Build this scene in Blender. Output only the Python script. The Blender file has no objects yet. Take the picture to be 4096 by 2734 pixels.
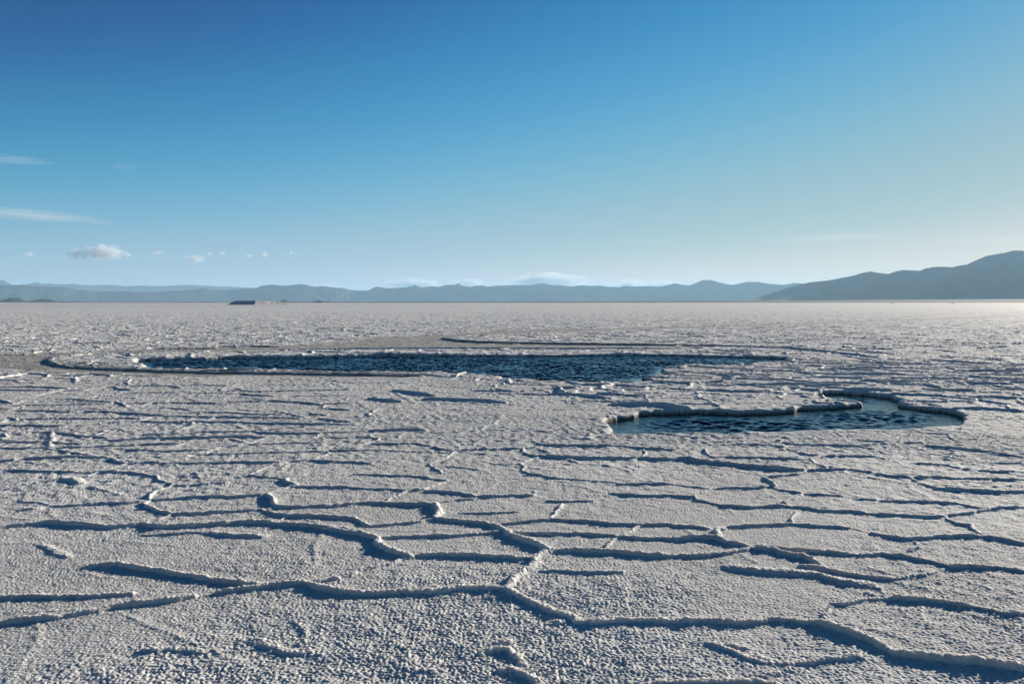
import bpy, bmesh, math, random
import numpy as np
from mathutils import Vector

# ------------------------------------------------------------------ camera, sky, sun, exposure
C = bpy.context.scene.collection
scene = bpy.context.scene
W, H, LENS = 4096.0, 2734.0, 28.0
F = W * LENS / 36.0
HORIZON = 1208.0
PITCH = math.atan((H / 2 - HORIZON) / F)
CAM_Z = 1.7
cam_data = bpy.data.cameras.new("camera")
cam = bpy.data.objects.new("camera", cam_data)
C.objects.link(cam)
cam.location = (0, 0, CAM_Z)
cam.rotation_euler = (math.radians(90) - PITCH, 0, 0)
cam_data.lens = LENS
cam_data.sensor_width = 36.0
cam_data.clip_start = 0.05
cam_data.clip_end = 250000.0
scene.camera = cam

SUN_AZ, SUN_EL = math.radians(45.0), math.radians(12.5)      # azimuth to the right of the view
SUN_DIR = Vector((math.sin(SUN_AZ) * math.cos(SUN_EL), math.cos(SUN_AZ) * math.cos(SUN_EL), math.sin(SUN_EL)))
world = bpy.data.worlds.new("World")
scene.world = world
world.use_nodes = True
nt = world.node_tree
nt.nodes.clear()
sky = nt.nodes.new("ShaderNodeTexSky")
sky.sky_type = 'NISHITA'
sky.sun_disc = False
sky.sun_elevation = SUN_EL
sky.sun_rotation = SUN_AZ
sky.altitude = 3400
sky.air_density = 1.0
sky.dust_density = 0.6
sky.ozone_density = 2.0
# the camera's own response to the sky: one smooth curve per colour channel, the same in every direction
EXPOSURE = 0.85
sep = nt.nodes.new("ShaderNodeSeparateColor")
comb = nt.nodes.new("ShaderNodeCombineColor")
nt.links.new(sky.outputs[0], sep.inputs[0])
SKY_CURVES = (
    (10.0, ((0, 0), (.10, 0), (.14, .028), (.20, .12), (.30, .275), (.45, .42), (.66, .72), (1, 1.0))),
    (10.0, ((0, 0), (.12, .032), (.17, .088), (.22, .195), (.30, .325), (.42, .44), (.60, .51), (.80, .61), (1, .74))),
    (12.0, ((0, 0), (.18, .12), (.24, .25), (.30, .39), (.36, .495), (.45, .58), (.56, .58), (.70, .545), (.85, .575), (1, .65))))
for ch, (span, pts) in enumerate(SKY_CURVES):
    dv = nt.nodes.new("ShaderNodeMath")
    dv.operation = 'DIVIDE'
    dv.inputs[1].default_value = span
    fc = nt.nodes.new("ShaderNodeFloatCurve")
    cv = fc.mapping.curves[0]
    cv.points[0].location = pts[0]
    cv.points[1].location = pts[-1]
    for p in pts[1:-1]:
        cv.points.new(*p)
    fc.mapping.update()
    ml = nt.nodes.new("ShaderNodeMath")
    ml.operation = 'MULTIPLY'
    ml.inputs[1].default_value = 1.0 / (0.1 * 2 ** EXPOSURE)
    nt.links.new(sep.outputs[ch], dv.inputs[0])
    nt.links.new(dv.outputs[0], fc.inputs["Value"])
    nt.links.new(fc.outputs[0], ml.inputs[0])
    nt.links.new(ml.outputs[0], comb.inputs[ch])
bg = nt.nodes.new("ShaderNodeBackground")
bg.inputs[1].default_value = 0.1
wo = nt.nodes.new("ShaderNodeOutputWorld")
nt.links.new(comb.outputs[0], bg.inputs[0])
nt.links.new(bg.outputs[0], wo.inputs[0])

sun_data = bpy.data.lights.new("sun", 'SUN')
sun_data.energy = 5.0
sun_data.angle = math.radians(0.5)
sun_data.color = (1.0, 0.91, 0.78)
sun = bpy.data.objects.new("sun", sun_data)
C.objects.link(sun)
sun.location = (30, 30, 20)
sun.rotation_euler = (-SUN_DIR).to_track_quat('-Z', 'Y').to_euler()

scene.view_settings.view_transform = 'Standard'
scene.view_settings.look = 'None'
scene.view_settings.gamma = 1.0
scene.view_settings.use_curve_mapping = False
scene.view_settings.exposure = EXPOSURE
scene.cycles.max_bounces = 14
scene.cycles.diffuse_bounces = 2
scene.cycles.use_denoising = True
scene.cycles.glossy_bounces = 3
scene.cycles.volume_bounces = 10
scene.cycles.volume_max_steps = 64
scene.cycles.volume_step_rate = 1.0

QUALITY = 1.0

# ------------------------------------------------------------------ helpers
CP, SP = math.cos(PITCH), math.sin(PITCH)


def ray(px, py):
    u, v = (px - W / 2) / F, (H / 2 - py) / F
    return np.array([u, CP + v * SP, -SP + v * CP])


def ground_point(px, py, z=0.0):
    d = ray(px, py)
    t = (z - CAM_Z) / d[2]
    return np.array([d[0] * t, d[1] * t])


def far_point(px, py, dist):
    """the point in the direction of a photograph pixel at a horizontal distance"""
    d = ray(px, py)
    t = dist / math.hypot(d[0], d[1])
    return Vector((d[0] * t, d[1] * t, CAM_Z + d[2] * t))


def parse(s):
    return [tuple(float(c) for c in p.split(',')) for p in s.split()]


def smooth(e0, e1, x):
    t = np.clip((x - e0) / (e1 - e0), 0, 1)
    return t * t * (3 - 2 * t)


_rng = np.random.RandomState(7)
_PERM = np.concatenate([_rng.permutation(256)] * 2).astype(np.int32)
_ANG = _rng.rand(256) * 2 * np.pi
_GX, _GY = np.cos(_ANG).astype(np.float32), np.sin(_ANG).astype(np.float32)


def perlin(x, y):
    out = np.empty(x.shape, np.float32)
    xf_, yf_, of_ = x.ravel(), y.ravel(), out.ravel()
    n = 1 << 17
    for i in range(0, xf_.size, n):
        a, b = xf_[i:i + n], yf_[i:i + n]
        xi, yi = np.floor(a).astype(np.int32), np.floor(b).astype(np.int32)
        fx, fy = (a - xi).astype(np.float32), (b - yi).astype(np.float32)
        xi &= 255
        yi &= 255
        x1, y1 = (xi + 1) & 255, (yi + 1) & 255
        u = fx * fx * fx * (fx * (fx * 6 - 15) + 10)
        v = fy * fy * fy * (fy * (fy * 6 - 15) + 10)
        px0, px1 = _PERM[xi], _PERM[x1]

        def g(p, yy, dx, dy):
            k = _PERM[p + yy]
            return _GX[k] * dx + _GY[k] * dy
        n0 = g(px0, yi, fx, fy)
        n1 = g(px1, yi, fx - 1, fy)
        n2 = g(px0, y1, fx, fy - 1)
        n3 = g(px1, y1, fx - 1, fy - 1)
        lo = n0 + u * (n1 - n0)
        hi = n2 + u * (n3 - n2)
        of_[i:i + n] = 1.4 * (lo + v * (hi - lo))
    return out


def mesh_from_arrays(name, verts, faces_v, loop_starts, smooth_shade=True):
    me = bpy.data.meshes.new(name)
    me.vertices.add(len(verts))
    me.vertices.foreach_set("co", np.ascontiguousarray(verts, np.float32).ravel())
    me.loops.add(len(faces_v))
    me.loops.foreach_set("vertex_index", np.ascontiguousarray(faces_v, np.int32))
    me.polygons.add(len(loop_starts))
    me.polygons.foreach_set("loop_start", np.ascontiguousarray(loop_starts, np.int32))
    if smooth_shade:
        me.polygons.foreach_set("use_smooth", np.ones(len(loop_starts), bool))
    me.update(calc_edges=True)
    return me


def grid_mesh(name, V, wrap=False, keep=None):
    """V: (nr, nc, 3) grid of points -> quad mesh"""
    nr, nc = V.shape[:2]
    idx = np.arange(nr * nc, dtype=np.int32).reshape(nr, nc)
    if wrap:
        idx = np.concatenate([idx, idx[:, :1]], 1)
    q = np.stack([idx[:-1, :-1], idx[:-1, 1:], idx[1:, 1:], idx[1:, :-1]], -1)
    if keep is not None:
        q = q[keep]
    q = q.reshape(-1, 4)
    verts = V.reshape(-1, 3)
    if keep is not None:
        used = np.zeros(len(verts), bool)
        used[q.ravel()] = True
        remap = np.cumsum(used, dtype=np.int32) - 1
        verts, q = verts[used], remap[q]
    return mesh_from_arrays(name, verts, q.ravel(), np.arange(len(q), dtype=np.int32) * 4)


def link(name, me, mat, kind=None, label=None, cat=None, group=None, parent=None):
    o = bpy.data.objects.new(name, me)
    C.objects.link(o)
    if mat:
        o.data.materials.append(mat)
    for k, v in (("kind", kind), ("label", label), ("category", cat), ("group", group)):
        if v:
            o[k] = v
    if parent:
        o.parent = parent
    return o


def new_mat(name):
    m = bpy.data.materials.new(name)
    m.use_nodes = True
    t = m.node_tree
    return m, t, t.nodes["Principled BSDF"], t.nodes["Material Output"]


# ------------------------------------------------------------------ what was traced from the photograph
# traced crest lines of the salt polygons: (height factor, "x,y x,y ...") in the pixels of six windows of the photograph
RIDGE_WINDOWS = {}
RIDGE_WINDOWS[(0, 1500)] = """
1.3:0,1010 200,990 330,978 480,985 640,990 740,1003 860,995 960,985 1090,1010 1200,1002 1350,992 1500,985 1680,970 1790,968 1900,985 2080,995 2200,1010 2349,1030
.8:0,915 130,893 260,880 340,862 370,850
.9:370,860 560,855 700,845 860,842 960,835 1000,828
.4:130,835 280,840 350,855
1.1:1000,825 1005,790 1040,770 1090,750 1150,728 1160,718
.8:1160,718 1110,700 1070,690 1060,670 980,655 880,640 690,635 600,637
.6:1160,725 1320,722 1420,714 1530,712
1.1:1000,828 970,850 985,870 1050,890 1110,905 1170,913
.9:1170,913 1300,915 1440,907 1600,895 1760,885
.7:1170,915 1080,945 990,970 930,990
.9:1010,825 1150,818 1350,805 1560,802 1700,798 1800,790
1.0:1800,790 1840,770 1900,755 1950,740 2000,735
1.2:1800,790 1830,820 1840,845 1870,865
1.0:1870,865 1960,870 2100,862 2349,845
.9:1760,885 1800,900 1860,915 1960,925 2130,930 2349,945
.6:1870,865 1820,880 1765,885
.6:1930,930 1880,950 1820,968
1.2:2000,735 1950,715 1920,695 1930,685
.9:2000,735 2150,740 2349,742
.6:1920,685 1800,675 1700,665 1660,655
.9:1650,665 1700,642 1760,620 1830,600 1880,590 1940,570
.8:850,578 1000,572 1150,578 1300,580 1500,575 1700,573 1880,578 1940,570
1.0:850,578 790,565 755,545
.9:755,545 700,538 500,540 300,545 170,547 80,560 0,563
.7:850,578 760,605 680,630 620,650 570,675
.7:80,628 200,635 340,640 500,642 620,640
.4:780,540 860,540 1000,525
.6:890,575 1050,562 1200,550 1340,530 1390,510 1430,490
.6:1340,520 1550,518 1800,508 2000,505 2180,500
.7:1430,490 1500,475 1600,465 1680,450 1720,435 1770,415 1860,405
.9:690,430 800,427 900,420 1100,415 1400,412 1600,408 1780,412
.5:1680,455 1800,455 2000,445 2180,438
.7:620,470 760,465 950,455 1200,450
.6:850,487 950,492 1080,502 1250,495 1400,490
.6:0,475 120,480 300,475 500,473 600,470
.6:0,440 200,440 300,435 400,442 550,450
.7:230,372 350,375 450,385 520,395 680,405 730,415
.7:20,385 150,380 260,365 340,350 450,340 600,325 750,312 920,302
.9:0,330 150,332 300,335 450,338
.9:930,305 1100,310 1300,312 1500,308 1700,315 1900,318 2150,325 2349,320
.9:930,305 980,290 1000,280
.8:160,287 300,285 600,287 800,283 940,288
1:810,245 900,252 1000,262 1100,268
.8:580,240 700,240 800,245
.7:130,228 300,232 420,238 520,236
.8:1110,270 1300,275 1500,277 1700,278 2000,285
.7:1220,248 1400,245 1550,248 1700,258 1900,260
.5:1090,212 1200,218 1290,228
.8:840,185 1000,182 1170,178 1350,180 1510,182
.9:700,190 780,175 830,190 850,208
.7:450,155 560,163 700,172 760,175
.6:130,195 400,192 600,188 740,185
1:1550,175 1700,170 1820,165 1990,175 2100,185 2180,195
.8:1820,155 1850,145 1920,135
.9:2180,195 2170,215 2260,222 2349,230
.7:2180,185 2349,182
.6:2180,215 2080,222 1960,238 1850,248
.9:2140,285 2200,265 2100,255
.8:2140,285 2230,295 2349,305
.8:1700,370 1800,382 1950,385 2100,383 2160,385
.7:1290,382 1450,378 1600,373 1700,368
.5:960,390 1100,392 1200,385
.5:1700,368 1850,355 1960,345 2100,335
1:2160,380 2130,405 2100,412
.5:2170,408 2349,412
.9:2190,490 2210,515 2130,545 2080,560
.5:2200,490 2349,470
.7:1940,570 2080,565 2200,570 2349,575
.8:0,75 200,72 340,78 460,85
.8:0,95 200,97 350,95 420,90
.8:220,135 300,122 380,102 420,88
.6:420,98 560,95 700,75 780,72
1:770,72 800,90 880,97
.9:840,30 880,25 850,45 870,60
.8:900,68 1050,65 1160,70 1220,85
.7:1000,112 1150,110 1240,105
.6:860,120 1000,115 1200,112
.5:1240,60 1400,65 1540,68
.6:1500,75 1600,60 1700,50
.8:1580,80 1640,100 1690,103 1850,100 2100,95 2349,90
.9:1610,115 1700,128 1830,133
.5:1910,135 2100,132 2349,125
.5:1250,115 1450,115 1600,118
.8:0,165 90,185 170,165
.6:0,195 60,190
.7:0,220 80,215 170,195
.7:0,290 60,275 110,292
.9:0,398 20,390 40,410 0,420
.6:0,425 130,432
1.0*3:270,712 350,700 430,690 500,695 540,715
"""
RIDGE_WINDOWS[(1300, 1700)] = """
1.2:0,665 140,683 250,715 350,745
1.1:0,525 150,515 370,500 480,508 620,518 740,520
1.5:740,515 755,545 770,570 740,610
1.1:740,610 830,622 950,630 1080,640 1140,650
.8:740,612 640,630 500,645 320,660
1.5:1140,650 1180,680 1230,710 1300,745 1390,775 1470,805 1520,830
1.2:1520,830 1700,825 1840,830 1990,840 2130,850 2349,862
1.4:1520,830 1430,860 1390,885 1420,910 1350,955 1290,1000 1260,1040 1210,1075
1.1:590,855 760,850 950,855 1130,865 1300,875 1390,880
.8:400,735 600,728 860,722 1020,712 1190,698
.8:1260,705 1450,708 1650,712 1800,718 1960,725
.8:1160,645 1320,632 1510,618
1.1:1510,615 1550,580 1560,550 1590,510
.9:1520,615 1650,622 1790,632 1900,645 2110,652 2349,648
.9:2110,655 2060,690 1990,720 1970,740
.9:1960,735 2050,742 2200,740 2349,742
.9:1960,745 1910,775 1880,815
1.0:0,600 100,602 200,610 250,635 310,660
.8:400,490 450,465 530,440 600,425
.9:600,425 670,418 740,390 800,370
.9:680,430 800,437 900,445 1010,458
.6:800,500 850,490 1000,480 1050,465
.9:1040,463 1150,462 1260,457 1400,452
.6:0,405 200,407 400,415 570,428
.6:200,320 320,325 500,330 640,335 760,350 820,358
1.0:700,255 740,280 780,310
1:700,250 760,228 830,200 870,170
.8:870,165 780,145 700,125 610,110 500,115 330,115
.7:890,160 1000,155 1150,150 1330,148
1:1330,150 1330,175 1390,195 1440,200
.8:1340,145 1430,140 1470,130
1.0:1420,105 1470,125 1600,128 1800,130 1990,128
.9:1990,130 2100,145 2230,150 2349,153
1.1:1440,200 1600,205 1800,212 2000,213 2120,208
1.0:2140,160 2150,180 2130,205
1.2:2120,210 2230,215 2349,218
1.0:1430,205 1340,235 1310,250 1340,270 1320,290
.8:1320,290 1370,315 1450,325 1560,345
.5:1120,248 1300,248
.7:0,235 150,238 310,250
.7:990,120 1040,95
.6:1040,135 1140,145
.5:0,160 200,160 400,158
.9:0,170 60,150 150,140 260,115 350,95 360,80 300,70 220,68
.6:0,45 150,40 280,28
1.3:300,30 400,28 500,25 600,20 680,30
.7:1970,380 2150,382 2330,375
.6:1880,405 1940,388
.7:1920,440 2050,450 2200,460 2349,462
.5:1520,490 1650,495 1800,488
.4:900,570 1100,572 1300,562
.5:1400,420 1400,455
.3:1560,345 1750,360 1950,370
"""
RIDGE_WINDOWS[(2696, 1700)] = """
1.1:200,145 215,175 260,195
.8:260,200 400,203 600,210 750,215 890,220
.7:200,150 280,130 370,118
.5:370,120 500,122 650,123
1.5:0,215 110,212 160,230 250,240 400,255 550,270 700,285 870,293
.8:870,293 890,310 830,322 740,330 610,340
1.2:610,340 640,365 680,385 660,400
.7:640,400 560,410 400,408 270,412
.6:0,380 120,395 240,410
.8:660,405 720,425 850,440
.7:250,415 180,440 130,455
1.0:690,125 760,145 850,175 930,188 1000,195
.7:1000,195 1150,198 1350,200
.7:1350,200 1420,215 1510,240
.7:720,110 850,120 980,122 1080,125 1250,135
.8:670,100 720,95 690,125
.7:1250,135 1330,150 1420,180
.5:1250,130 1380,120 1450,112
.6:1230,90 1300,100 1450,108
.9:980,195 920,215 950,245 1030,275
.8:890,220 950,235
1:920,293 1030,290 1200,295 1340,310
1.0:1340,315 1450,332 1590,345
.7:1590,345 1750,343 1900,350 2100,355 2349,355
1.0:1590,348 1650,385 1750,410 1850,425
1.0:1770,420 1950,430 2100,440 2349,442
.6:1600,245 1850,255 1950,280 2050,295 2200,300 2349,305
1.0:1700,130 1850,145 2050,160 2200,185 2349,205
.7:1560,112 1660,108 1720,130
.8:1840,50 1860,80 1900,100
.6:1700,40 1820,50
.5:2130,240 2349,245
.6:890,450 1000,455 1150,465
.7:1220,480 1350,487
.8:1400,492 1550,503 1750,508 1900,520 2000,540 2110,555
1:2110,555 2200,548 2349,545
.7:2110,560 2000,580 1830,600
.8:0,465 130,470 160,490 250,510
.9:250,510 330,530 500,540 650,530 770,530
.7:870,445 800,480 740,500 760,520
.9:770,535 900,545 1000,562 1200,565 1320,585
.8:1340,588 1500,595 1700,605 1820,605
1:1820,605 1850,630 1920,655 2000,665 2010,690 2040,720
1.1:830,570 815,600 785,625 800,645
.8:330,670 500,660 700,650 800,648
.7:800,650 950,660 1100,672 1180,680
.4:1180,680 1290,700
.9:1330,710 1450,730 1550,745 1700,748 1870,735 2060,740
1.2:2060,740 2180,755 2349,785
1:0,655 130,658 240,675
1.2:330,675 290,690 300,720 270,740
1.2:0,745 150,740 280,740 360,770 450,785 520,805
1:520,805 640,803 800,820 1000,835 1200,850
1:1250,855 1400,850 1540,862 1640,885 1740,905 1850,935 2000,935 2200,945 2349,965
.8:1560,835 1580,850
1.0:1600,760 1640,790 1580,830
1.2:540,812 680,822 760,850 860,870 920,890 940,910 990,930
.9:0,860 200,855 350,845 420,830 520,812
"""
RIDGE_WINDOWS[(2696, 2084)] = """
1.1:860,290 1000,300 1100,320 1220,345 1350,365 1460,370
.9:1460,378 1530,365 1610,350
.4:1610,350 1700,345 1780,320 1800,305
1.1*2.2:380,290 560,310 750,325 950,340 1150,385 1300,400
.8:1300,400 1380,430 1400,480
.9:1290,450 1340,470 1370,460
1.1:1420,490 1560,493 1700,505 1850,530 1990,555
1:1990,555 2120,580 2200,598 2349,600
.8:1400,490 1300,500 1200,520 1120,540 1060,530
.6:1060,560 1020,590 970,635
1.1:0,650 200,648 400,655 560,655 650,635 780,640 860,655 930,655
1.6:930,655 1050,685 1180,730 1300,770 1400,815 1470,850
1.6:1470,850 1600,865 1800,900 2000,920 2150,940 2349,975
1:850,935 960,915 1100,900 1230,880 1260,890
1.1:230,790 320,820 420,860 520,900 590,920
.6:590,920 700,930 840,935
.9:780,950 720,990 650,1020
.6:320,800 420,815 510,830
.6:580,885 690,910
.8:0,1070 300,1060 600,1055 700,1070
"""
RIDGE_WINDOWS[(1300, 2084)] = """
1.2:0,40 130,50 240,75 350,100 345,130
1.5:345,130 390,155 440,185 520,205 580,225
1.2:0,430 80,445 200,470 360,478 540,470 700,462 830,450 900,440 1020,437 1140,430 1200,440
1.2:1200,440 1300,475 1370,505 1450,545 1530,590 1640,620 1700,640
1.0:1680,650 1850,655 2060,650 2349,650
1.1:580,225 520,235 430,265 340,290 240,320 130,355 80,370 0,380
.5:1480,315 1650,318 1800,325 2000,322
1.0:1150,795 1230,785 1290,820
1.2:1040,865 1130,835 1230,835 1300,890 1340,930
1.3:1200,970 1290,970 1350,1000 1420,1050 1450,1085
.8:1400,720 1430,690 1500,660 1610,650
.6:540,980 680,985 800,975
.7:2050,1085 2150,1075 2349,1065
"""
RIDGE_WINDOWS[(0, 2084)] = """
1.1:0,665 200,648 400,635 560,605 690,585
1.3:700,580 800,560 960,540 1090,520 1200,505 1290,490
.4:1300,495 1380,480 1440,465
1.3:1450,460 1600,440 1780,420 1920,405 2060,400
1.4:2060,400 2120,425 2200,440 2349,465
1:2060,395 2150,390 2260,370 2349,350
1.2:620,285 820,275 960,305 1130,330 1300,350 1480,378 1760,405
.8:0,495 150,495 400,490 600,485 750,475 890,470
.45*2.5:290,150 370,190 450,220
.6:980,80 1180,65 1350,60
.7*2:1400,62 1580,75 1780,78
0.6*1.6:1990,660 2040,700 2030,760 2020,800
0.7*1.8:1690,780 1850,815 1950,850 2080,855
.6:980,840 1250,832 1380,850
.4:330,940 400,920
"""
# longer steps, slab edges and dark streaks farther out, in full photograph pixels: (height m, half-width m, line)
FAR_STEPS = """
.055,.09:213,1424 198,1440 237,1457 297,1466 458,1473 636,1479 875,1486 1232,1491 1500,1495 1680,1499
.07,.09:1131,1401 1419,1397 1896,1394 2373,1394 2690,1393
.09,.12:1771,1351 1836,1361 1926,1367 2194,1372 2432,1375 2700,1378
.08,.10:2740,1379 3129,1390 3300,1405 3504,1428
.06,.10:636,1393 863,1390
.06,.10:863,1385 1113,1384
.04,.12:663,1298 791,1298
.05,.10:3237,1355 3396,1355
.05,.10:3390,1381 3555,1381
.05,.10:3434,1398 3472,1398
.06,.10:2899,1401 3014,1402
.06,.08:3313,1475 3485,1476
.06,.08:3313,1495 3450,1494 3604,1494
.07,.08:3861,1482 4000,1482 4080,1483
.05,.30:3396,1255 3880,1253
.05,.30:3683,1241 3870,1241
.05,.07:2918,1536 3150,1534 3394,1538
.05,.06:2200,1573 2320,1578 2440,1590
.07,.10:2466,1613 2560,1616 2680,1620 2765,1634
.06,.07:2224,1549 2297,1549
.05,.06:2547,1545 2620,1545
.05,.06:3283,1530 3460,1531
.04,.50:-200,1228 2000,1227 4300,1225
.05,.60:-200,1247 2000,1247 4300,1246
.05,.30:3060,1262 3500,1259
.05,.15:2002,1371 2060,1372
.06,.05:3390,1556 3560,1560
.05,.05:3840,1530 4040,1534
.05,.05:3700,1555 3900,1560
.05,.05:3450,1520 3640,1524
.05,.05:3900,1585 4096,1592
.05,.05:3860,1630 4096,1640
.04,.05:1900,1560 2060,1563
.05,.05:1580,1560 1680,1572 1740,1580
.05,.05:1700,1592 1900,1600 2020,1606
.05,.05:1480,1590 1600,1602
"""


POOL_FAR = """541,1455 553,1444 636,1442 720,1440 821,1438 893,1434 994,1433 1113,1433 1292,1431 1411,1428 1538,1424 1598,1424 1753,1426
2015,1427 2230,1427 2313,1424 2432,1423 2600,1423 2700,1425 2791,1427 2982,1431 3141,1437"""
POOL_NEAR = """3141,1440 3046,1443 2957,1451 2906,1456 2791,1454 2727,1455 2689,1460 2645,1474 2655,1484 2796,1483 2650,1492 2566,1503 2600,1514 2660,1521
2592,1521 2422,1522 2294,1521 2209,1516 2141,1514 2047,1512 2004,1508 2013,1504 1987,1499 1911,1495 1809,1491 1749,1486 1655,1487 1553,1485 1400,1487
1351,1484 1232,1481 1161,1479 1053,1478 934,1474 815,1474 696,1472 607,1469"""
SMALL_FAR = """2422,1696 2434,1688 2466,1681 2470,1678 2547,1671 2563,1661 2620,1656 2684,1655 2797,1652 2894,1656 2975,1657 3056,1655 3112,1653 3160,1646
3185,1641 3249,1637 3314,1634 3386,1632 3455,1624 3411,1616 3330,1605 3265,1593 3273,1583 3286,1576 3370,1575 3459,1581 3507,1587 3564,1592 3572,1601 3604,1609
3592,1624 3620,1632 3693,1641 3774,1650 3814,1656 3838,1667 3854,1677"""
SMALL_NEAR = """3842,1688 3774,1694 3693,1702 3629,1710 3491,1710 3370,1710 3290,1712 3201,1716 3128,1720 3039,1716 2967,1722 2862,1725 2765,1722 2644,1724
2523,1727 2458,1725 2434,1718 2450,1706"""
BROWN = """-120,1418 100,1419 338,1411 577,1402 800,1396 1000,1391 1180,1384 1400,1368 1500,1350 1771,1340 2015,1325 2700,1308 3046,1299 3555,1280 4096,1259 4400,1247
4400,1252 4096,1264 3555,1285 3046,1304 2700,1314 2015,1336 1824,1345 1771,1353 1836,1362 1926,1368 2194,1373 2432,1376 2700,1379 2840,1382 2840,1386 2746,1388 2690,1393 2373,1394 1896,1394 1419,1398 1131,1402 696,1410 458,1414 255,1421 213,1428 198,1442 237,1458 297,1468 458,1475
636,1482 875,1489 1232,1494 1500,1499 1680,1503 1600,1509 1173,1506 815,1505 517,1499 279,1487 100,1478 -120,1472"""
ISLAND = """213,1427 198,1441 237,1457 297,1466 458,1473 636,1479 875,1486 1232,1491 1500,1495 1680,1499 1760,1505 2141,1530 2600,1540 3100,1500 3300,1450 3129,1398 2746,1388
2690,1393 2373,1394 1896,1394 1419,1398 1131,1402 696,1410 458,1414 255,1421"""
WATER_Z = -0.065


def pool_outline(far, near):
    return np.array([ground_point(x, y, WATER_Z) for x, y in parse(far)] + [ground_point(x, y, 0.015) for x, y in parse(near)])


BIG_POOL = pool_outline(POOL_FAR, POOL_NEAR)
SMALL_POOL = pool_outline(SMALL_FAR, SMALL_NEAR)
BROWN_POLY = np.array([ground_point(x, y, -0.02) for x, y in parse(BROWN)])
ISLAND_POLY = np.array([ground_point(x, y, 0.0) for x, y in parse(ISLAND)])

# ------------------------------------------------------------------ the salt flat: one sheet, finest in front of the camera
RINGS = list(np.linspace(0.3, 3.0, 50))
r = 3.0
while r < 400:
    r += min(0.34 / QUALITY * r * r / 1353.0, 0.0022 / QUALITY * r, 0.010 if 9.7 < r < 12.0 else 1.0, 0.024 if 16.5 < r < 25.5 else 1.0)
    RINGS.append(r)
while r < 40000:
    r *= 1.03
    RINGS.append(r)
RINGS = np.array(RINGS)
fine = np.radians(np.arange(-47, 47.001, 0.055 / QUALITY))
coarse = np.radians(np.arange(49, 311.1, 2.0))
TH = np.concatenate([fine, coarse])
DTH = np.concatenate([np.full(len(fine), math.radians(0.055 / QUALITY)), np.full(len(coarse), math.radians(2.0))])
R2, T2 = RINGS[:, None], TH[None, :]
X = (R2 * np.sin(T2)).astype(np.float32)
Y = (R2 * np.cos(T2)).astype(np.float32)
RR = np.broadcast_to(R2, X.shape).astype(np.float32)
STEP = np.maximum(np.gradient(RINGS)[:, None] * 0.8, R2 * DTH[None, :]).astype(np.float32)
NFAR = int(np.searchsorted(RINGS, 400))


def layer(wavelength, ox=0.0, oy=0.0, lim=None):
    """noise of one wavelength where the sheet is fine enough to carry it"""
    k = np.zeros(X.shape, np.float32)
    cols = np.ones(len(TH), bool)
    rows = np.nonzero(STEP[:, :len(fine)].max(1) < wavelength * 0.45)[0]
    if not len(rows):
        return k
    n = rows[-1] + 1
    if lim is not None:
        n = min(n, int(np.searchsorted(RINGS, lim)))
    w = 1 - smooth(wavelength * 0.25, wavelength * 0.45, STEP[:n])
    k[:n] = perlin(X[:n] / wavelength + ox, Y[:n] / wavelength + oy) * w
    return k


def sub_range(p0, p1, m):
    """slices of the sheet's grid that can lie within m of a segment, in front of the camera"""
    pts = np.array([p0, p1, (p0 + p1) / 2])
    rad = np.hypot(pts[:, 0], pts[:, 1])
    d = p1 - p0
    t = np.clip(-(p0 @ d) / max(d @ d, 1e-9), 0, 1)
    rmin = max(np.linalg.norm(p0 + t * d) - m, 0.31)
    rmax = rad.max() + m
    ang = np.arctan2(pts[:, 0], pts[:, 1])
    da = min(m / rmin, 1.2)
    i0, i1 = np.searchsorted(RINGS, rmin), np.searchsorted(RINGS, rmax)
    j0, j1 = np.searchsorted(fine, ang.min() - da), np.searchsorted(fine, ang.max() + da)
    return slice(int(i0), int(i1)), slice(int(j0), int(j1))


# wandering of every traced line
n40 = layer(0.40, 3.1, 8.7, 60)
WXP = X + 0.035 * layer(0.45, 11.3, 2.2, 60) + 0.022 * layer(0.24, 1.3, 5.2, 40) + 0.004 * layer(0.11, 31.3, 65.2, 30)
WYP = Y + 0.035 * layer(0.45, 71.3, 33.2, 60) + 0.022 * layer(0.24, 21.3, 55.2, 40) + 0.004 * layer(0.11, 81.3, 15.2, 30)
WX = X + 0.020 * layer(0.28, 11.3, 2.2, 60) + 0.011 * layer(0.085, 1.3, 5.2, 25) + 0.007 * layer(0.045, 41.3, 15.2, 12)
WY = Y + 0.020 * layer(0.28, 71.3, 33.2, 60) + 0.011 * layer(0.085, 21.3, 55.2, 25) + 0.007 * layer(0.045, 91.3, 35.2, 12)

SUN_H = (math.sin(SUN_AZ), math.cos(SUN_AZ))
ridge = np.zeros(X.shape, np.float32)          # crest height
skirt = np.zeros(X.shape, np.float32)          # 0..1 nearness to a crest


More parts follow.
